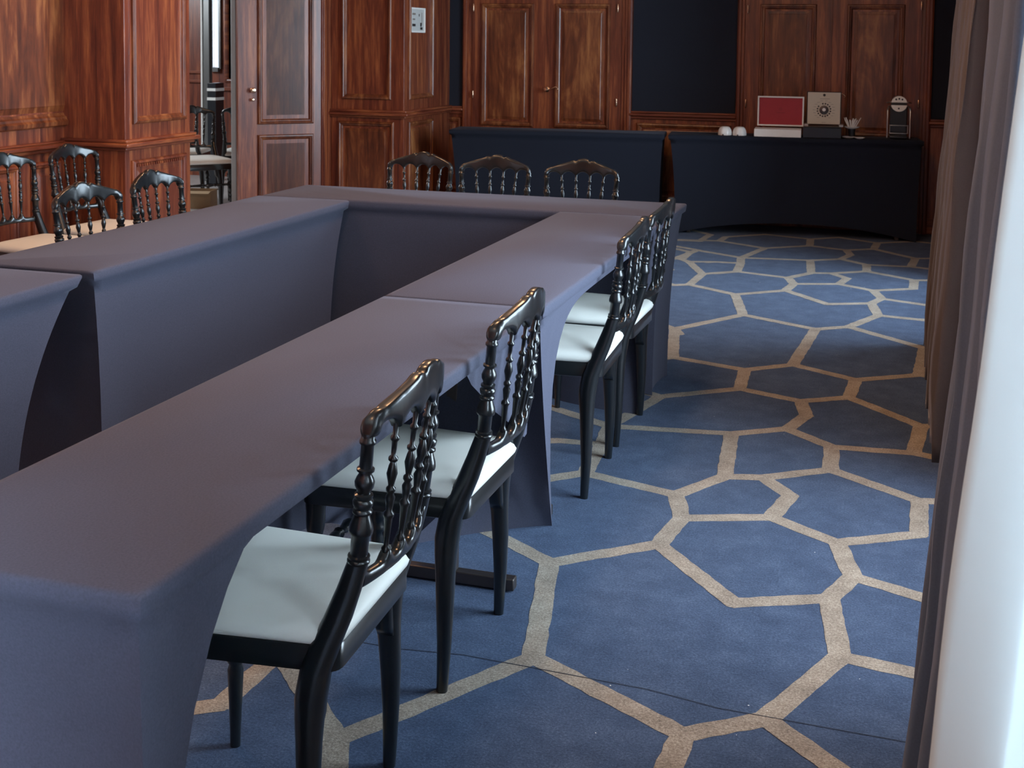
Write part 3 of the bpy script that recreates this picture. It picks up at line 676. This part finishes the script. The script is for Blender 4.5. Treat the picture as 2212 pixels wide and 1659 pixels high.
# white box with red lined lid
t=thing('presentation_box','white presentation box with open lid lined in red, on the buffet','box',(-.915,bl(-.9,.12),ZB),.06)
bm=bmesh.new(); box(bm,-.172,.172,-.10,.10,0,.058); mk('box_base',bm,'whitecard',t,bevel=.003)
lid=Pl((.012,.108,.070),(1,0,0),(0,-1,.05))
bm=bmesh.new(); framed(bm,lid,-.172,.172,0,.226,[(0,-.030),(0,.0),(.010,.0),(.011,-.018)],fill=True,mf=1); quad(bm,[lid.p(-.172,0,-.030),lid.p(.172,0,-.030),lid.p(.172,.226,-.030),lid.p(-.172,.226,-.030)])
l_=mk('lid',bm,['whitecard','red'],t)
bm=bmesh.new()
for i in range(12):
    q0,q1=2*PI*i/12,2*PI*(i+.8)/12
    pts=[(.012*math.cos(q0),.128+.010*math.sin(q0)),(.012*math.cos(q1),.128+.010*math.sin(q1)),(.0102*math.cos(q1),.128+.0085*math.sin(q1)),(.0102*math.cos(q0),.128+.0085*math.sin(q0))]
    quad(bm,[lid.p(u_,w_,-.0172) for u_,w_ in pts])
slab(bm,lid,-.006,.006,.1272,.1288,-.0176,-.0170)
for i in range(8): slab(bm,lid,-.030+i*.0078,-.025+i*.0078,.100,.103,-.0176,-.0170)
mk('emblem',bm,'wine',l_)
# dark box with beige printed lid
t=thing('sample_box','black box with upright beige lid printed with a ring of dots','box',(-.585,bl(-.58,.12),ZB),.06)
bm=bmesh.new(); box(bm,-.148,.130,-.10,.10,0,.078); box(bm,-.142,.124,-.094,.094,.078,.084); mk('box_base',bm,'blackplastic',t,bevel=.003)
bm=bmesh.new()
for s in (-.140,.112): box(bm,s,s+.03,-.06,.06,.083,.100)
mk('hinge_bracket',bm,'chrome',t,bevel=.002)
ld=Pl((0,.05,.092),(1,0,0),(0,-1,.05))
bm=bmesh.new(); slab(bm,ld,-.127,.125,0,.248,-.014,0); mk('lid_back',bm,'ink',t)
bm=bmesh.new(); slab(bm,ld,-.120,.118,.004,.242,.0003,.004); lf=mk('lid',bm,'beige',t)
bm=bmesh.new()
def dot(bm,P,u,w,r,n0=.004,n1=.0048,k=14):
    rings=[[P.p(u+r*math.cos(2*PI*i/k),w+r*math.sin(2*PI*i/k),nn) for i in range(k)] for nn in (n0,n1)]; loft(bm,rings)
for i in range(16):
    if i in (5,): continue
    a=2*PI*i/16+.2; dot(bm,ld,.0+.048*math.cos(a),.110+.048*math.sin(a),.0062)
dot(bm,ld,0,.222,.010); mk('printed_dots',bm,'ink',lf)
bm=bmesh.new(); 
rings=[[ld.p(.034*math.cos(2*PI*i/24),.110+.034*math.sin(2*PI*i/24),.004) for i in range(24)],[ld.p(.034*math.cos(2*PI*i/24),.110+.034*math.sin(2*PI*i/24),.012) for i in range(24)],[ld.p(.028*math.cos(2*PI*i/24),.110+.028*math.sin(2*PI*i/24),.014) for i in range(24)]]
loft(bm,rings); mk('dial',bm,'steel',lf,smooth=True,angle=30); bm=bmesh.new(); dot(bm,ld,.0,.112,.013,.014,.0156); mk('dial_centre',bm,'whitecard',lf)
bm=bmesh.new()
for i in range(18):
    a=2*PI*i/18; r0=.062; r1=.078+.008*(i%3); d_=Vector((math.cos(a),math.sin(a)))
    if abs(d_.y)>.93: continue
    y_=.110+ .066*math.sin(a); x0_=.062*math.cos(a); slab(bm,ld,min(x0_,x0_+math.copysign(.020,x0_)),max(x0_,x0_+math.copysign(.020,x0_)),y_-.0012,y_+.0012,.004,.0045)
slab(bm,ld,-.03,.040,.1925,.1955,.004,.0045); slab(bm,ld,-.015,.015,.016,.018,.004,.0045); slab(bm,ld,-.028,-.006,.178,.180,.004,.0045); slab(bm,ld,.006,.024,.178,.180,.004,.0045)
mk('printed_lines',bm,'greyink',lf)
# beaker of wrapped sticks
t=thing('stirrer_holder','small dark cup crowded with white paper sticks beside the beige lidded box','holder',(-.382,bl(-.40,.16),ZB))
bm=bmesh.new(); lathe(bm,(0,0,0),[(.024,0),(.026,.004),(.024,.04),(.028,.065),(.026,.066),(.020,.02),(0,.012)]); mk('holder_foot',bm,'blackplastic',t,smooth=True)
bm=bmesh.new(); lathe(bm,(0,0,.066),[(.026,0),(.052,.010),(.058,.018),(.054,.017),(.026,.004),(0,.003)]); mk('bowl',bm,'porcelain',t,smooth=True)
for i in range(15):
    a=2*PI*i/15+.3; rr=.016+.022*random.random(); ln=.055+.035*random.random()
    d_=Vector((math.cos(a)*.55,math.sin(a)*.55,1)).normalized(); p0=Vector((math.cos(a)*rr*.8,math.sin(a)*rr*.8,.078)); u_=d_.cross(Vector((0,0,1))).normalized()
    bm=bmesh.new(); n_=d_.cross(u_)
    loft(bm,[[p0+d_*(ln*k)+u_*(w_*c_)+n_*(.0018*e_) for c_,e_ in ((-1,-1),(1,-1),(1,1),(-1,1))] for k,w_ in ((0,.004),(.7,.0045),(.92,.0045),(1,.003))]); mk('paper_stick',bm,'whitecard',t)
for (x,off,r,lab) in ((-.398,.045,.052,'thin white saucer on the buffet edge under the stick holder'),(-.320,.015,.040,'smaller white saucer overhung at the front edge right of the other saucer')):
    bm=bmesh.new(); lathe(bm,(0,0,0),[(r*.55,0),(r*.6,.003),(r*.9,.007),(r,.010),(r*.98,.0115),(r*.6,.006),(0,.005)]); o=mk('saucer',bm,'porcelain',smooth=True,angle=60); o.location=(x,bl(x,off+r*.9 if r>.045 else off+.03),ZB); tag(o,lab,'saucer')
# coffee machine
t=thing('coffee_machine','compact black coffee machine with round cream face and chrome side bars','coffee machine',(-.052,bl(-.05,.17),ZB+.006),.05)
bm=bmesh.new(); box(bm,-.063,.063,-.02,.13,.0,.235); box(bm,-.063,.063,-.10,.13,0,.022); mk('machine_body',bm,'blackplastic',t,bevel=.008,seg=3)
bm=bmesh.new(); lathe(bm,(0,-.04,.255),[(.0,.16),(.052,.16),(.056,.150),(.056,0)],axis='y',n=32); mk('brewing_head',bm,'blackplastic',t,smooth=True,angle=40)
bm=bmesh.new(); F=Pl((0,-.04,.255),(1,0,0),(0,-1,0))
def seg_disc(a0,a1,n0,n1,r=.058):
    pts=[(r*math.cos(a0+(a1-a0)*i/20),r*math.sin(a0+(a1-a0)*i/20)) for i in range(21)]
    loft(bm,[[F.p(x,z,nn) for x,z in pts] for nn in (n0,n1)])
a=math.asin(.010/.058); seg_disc(a,PI-a,0,.012); seg_disc(PI+a,2*PI-a,0,.012); fc=mk('face_plate',bm,'cream',t,bevel=.0015)
bm=bmesh.new(); slab(bm,F,-.056,.056,-.009,.009,0,.008)
for u_,w_ in ((-.022,.033),(0,.038),(.022,.033),(-.002,-.034)): dot(bm,F,u_,w_,.0068,.0121,.0135)
mk('button',bm,'ink',t)
for s in (-1,1):
    bm=bmesh.new(); x=s*.080
    tube(bm,[(x,-.085,.004),(x,-.085,.10),(x,-.085,.195),(x,-.080,.215),(x-s*.004,-.06,.228),(x-s*.008,-.02,.232),(x-s*.008,.05,.232)],.0068); mk('side_bar',bm,'chrome',t,smooth=True,angle=60)
bm=bmesh.new()
for z in (.040,.098):
    tube(bm,[(-.066,-.06,z),(-.060,-.098,z),(.0,-.106,z),(.060,-.098,z),(.066,-.06,z)],.0035)
for s in (-1,1): tube(bm,[(s*.063,-.094,.040),(s*.063,-.094,.098)],.003)
mk('cup_rail',bm,'chrome',t,smooth=True)
bm=bmesh.new(); tube(bm,[(-.062,-.045,.268),(-.085,-.02,.262)],.005); tube(bm,[(.062,-.045,.268),(.085,-.02,.262)],.005); mk('lever',bm,'chrome',t,smooth=True)
# handle of the second pair of doors
bm=bmesh.new(); p=PB.p(-.55,1.045,.03)
lathe(bm,p,[(.018,0),(.018,-.006),(.009,-.010),(.009,-.045),(.013,-.052),(0,-.056)],axis='y',n=14)
tube(bm,[p+Vector((0,-.05,0)),p+Vector((.03,-.055,.010)),p+Vector((.06,-.055,.022)),p+Vector((.085,-.055,.018)),p+Vector((.10,-.052,.002)),p+Vector((.09,-.052,-.008))],.0055); mk('door_handle',bm,'brass',d4,smooth=True)

# ------------------------------------------------------------ light
def area(name,loc,rot,sx,sy,power,col):
    l=bpy.data.lights.new(name,'AREA'); l.shape='RECTANGLE'; l.size=sx; l.size_y=sy; l.energy=power; l.color=col
    o=bpy.data.objects.new(name,l); COL.objects.link(o); o.location=loc; o.rotation_euler=rot; return o
def aim(o,d): o.rotation_euler=Vector(d).to_track_quat('-Z','Z').to_euler(); return o
DAY=(.66,.84,1.0); WARM=(1.0,.54,.27)
PW=[1150,60,195,200]
aim(area('daylight',(XR+.85,-1.35,1.5),(0,0,0),2.2,2.4,PW[0],DAY),(-1,.62,-.12))  # light for the added window, turned onto the near table end
for (a,b),p in list(zip(WINS,PW))[1:]: area('daylight',(XR+.75,(a+b)/2,1.55),(0,math.radians(90),0),2.4,(b-a)+.3,p,DAY)
area('daylight',(-6.8,11.9,2.0),(math.radians(-90),0,0),.5,2.2,30,DAY)
area('fill_next_room',(-8.6,8.5,2.6),(0,math.radians(-60),0),1.5,2.0,110,(.9,.95,1.0))  # added fill inside the next room, no window behind it
for x,y,p in ((-1.2,.4,8),(-1.2,2.6,22),(-1.4,4.8,24),(-3.3,6.1,20),(-3.0,3.4,14)): area('warm_overhead',(x,y,ZC-.03),(0,0,0),.35,.35,p,WARM)  # warm overhead light; the pair near the left wall is added to brighten its wood
w=bpy.data.worlds.new('World'); sc.world=w; w.use_nodes=True
w.node_tree.nodes['Background'].inputs[0].default_value=(.75,.88,1,1); w.node_tree.nodes['Background'].inputs[1].default_value=.8

# ------------------------------------------------------------ camera
CAMP=dict(yaw=0.3025,p=0.0717,r=0.0114,f=2728.34,cy=283.13,H=1.4488)
cam=bpy.data.cameras.new('camera'); co=bpy.data.objects.new('camera',cam); COL.objects.link(co)
cy_,sy_=math.cos(CAMP['yaw']),math.sin(CAMP['yaw']); cp,sp=math.cos(CAMP['p']),math.sin(CAMP['p'])
fwd=Vector((-sy_*cp,cy_*cp,-sp)); r0=Vector((cy_,sy_,0)); u0=r0.cross(fwd)
rt=r0*math.cos(CAMP['r'])+u0*math.sin(CAMP['r']); up=u0*math.cos(CAMP['r'])-r0*math.sin(CAMP['r'])
mw=Matrix((( rt.x,up.x,-fwd.x,0),(rt.y,up.y,-fwd.y,0),(rt.z,up.z,-fwd.z,CAMP['H']),(0,0,0,1)))
co.matrix_world=mw
cam.sensor_width=36; cam.lens=CAMP['f']/2212*36; cam.shift_y=-(829.5-CAMP['cy'])/2212; cam.clip_start=.05
cam.dof.use_dof=True; cam.dof.focus_distance=2.9; cam.dof.aperture_fstop=15
sc.camera=co
sc.view_settings.view_transform='Standard'; sc.view_settings.look='None'; sc.view_settings.gamma=1; sc.view_settings.exposure=0.45; sc.view_settings.use_curve_mapping=False
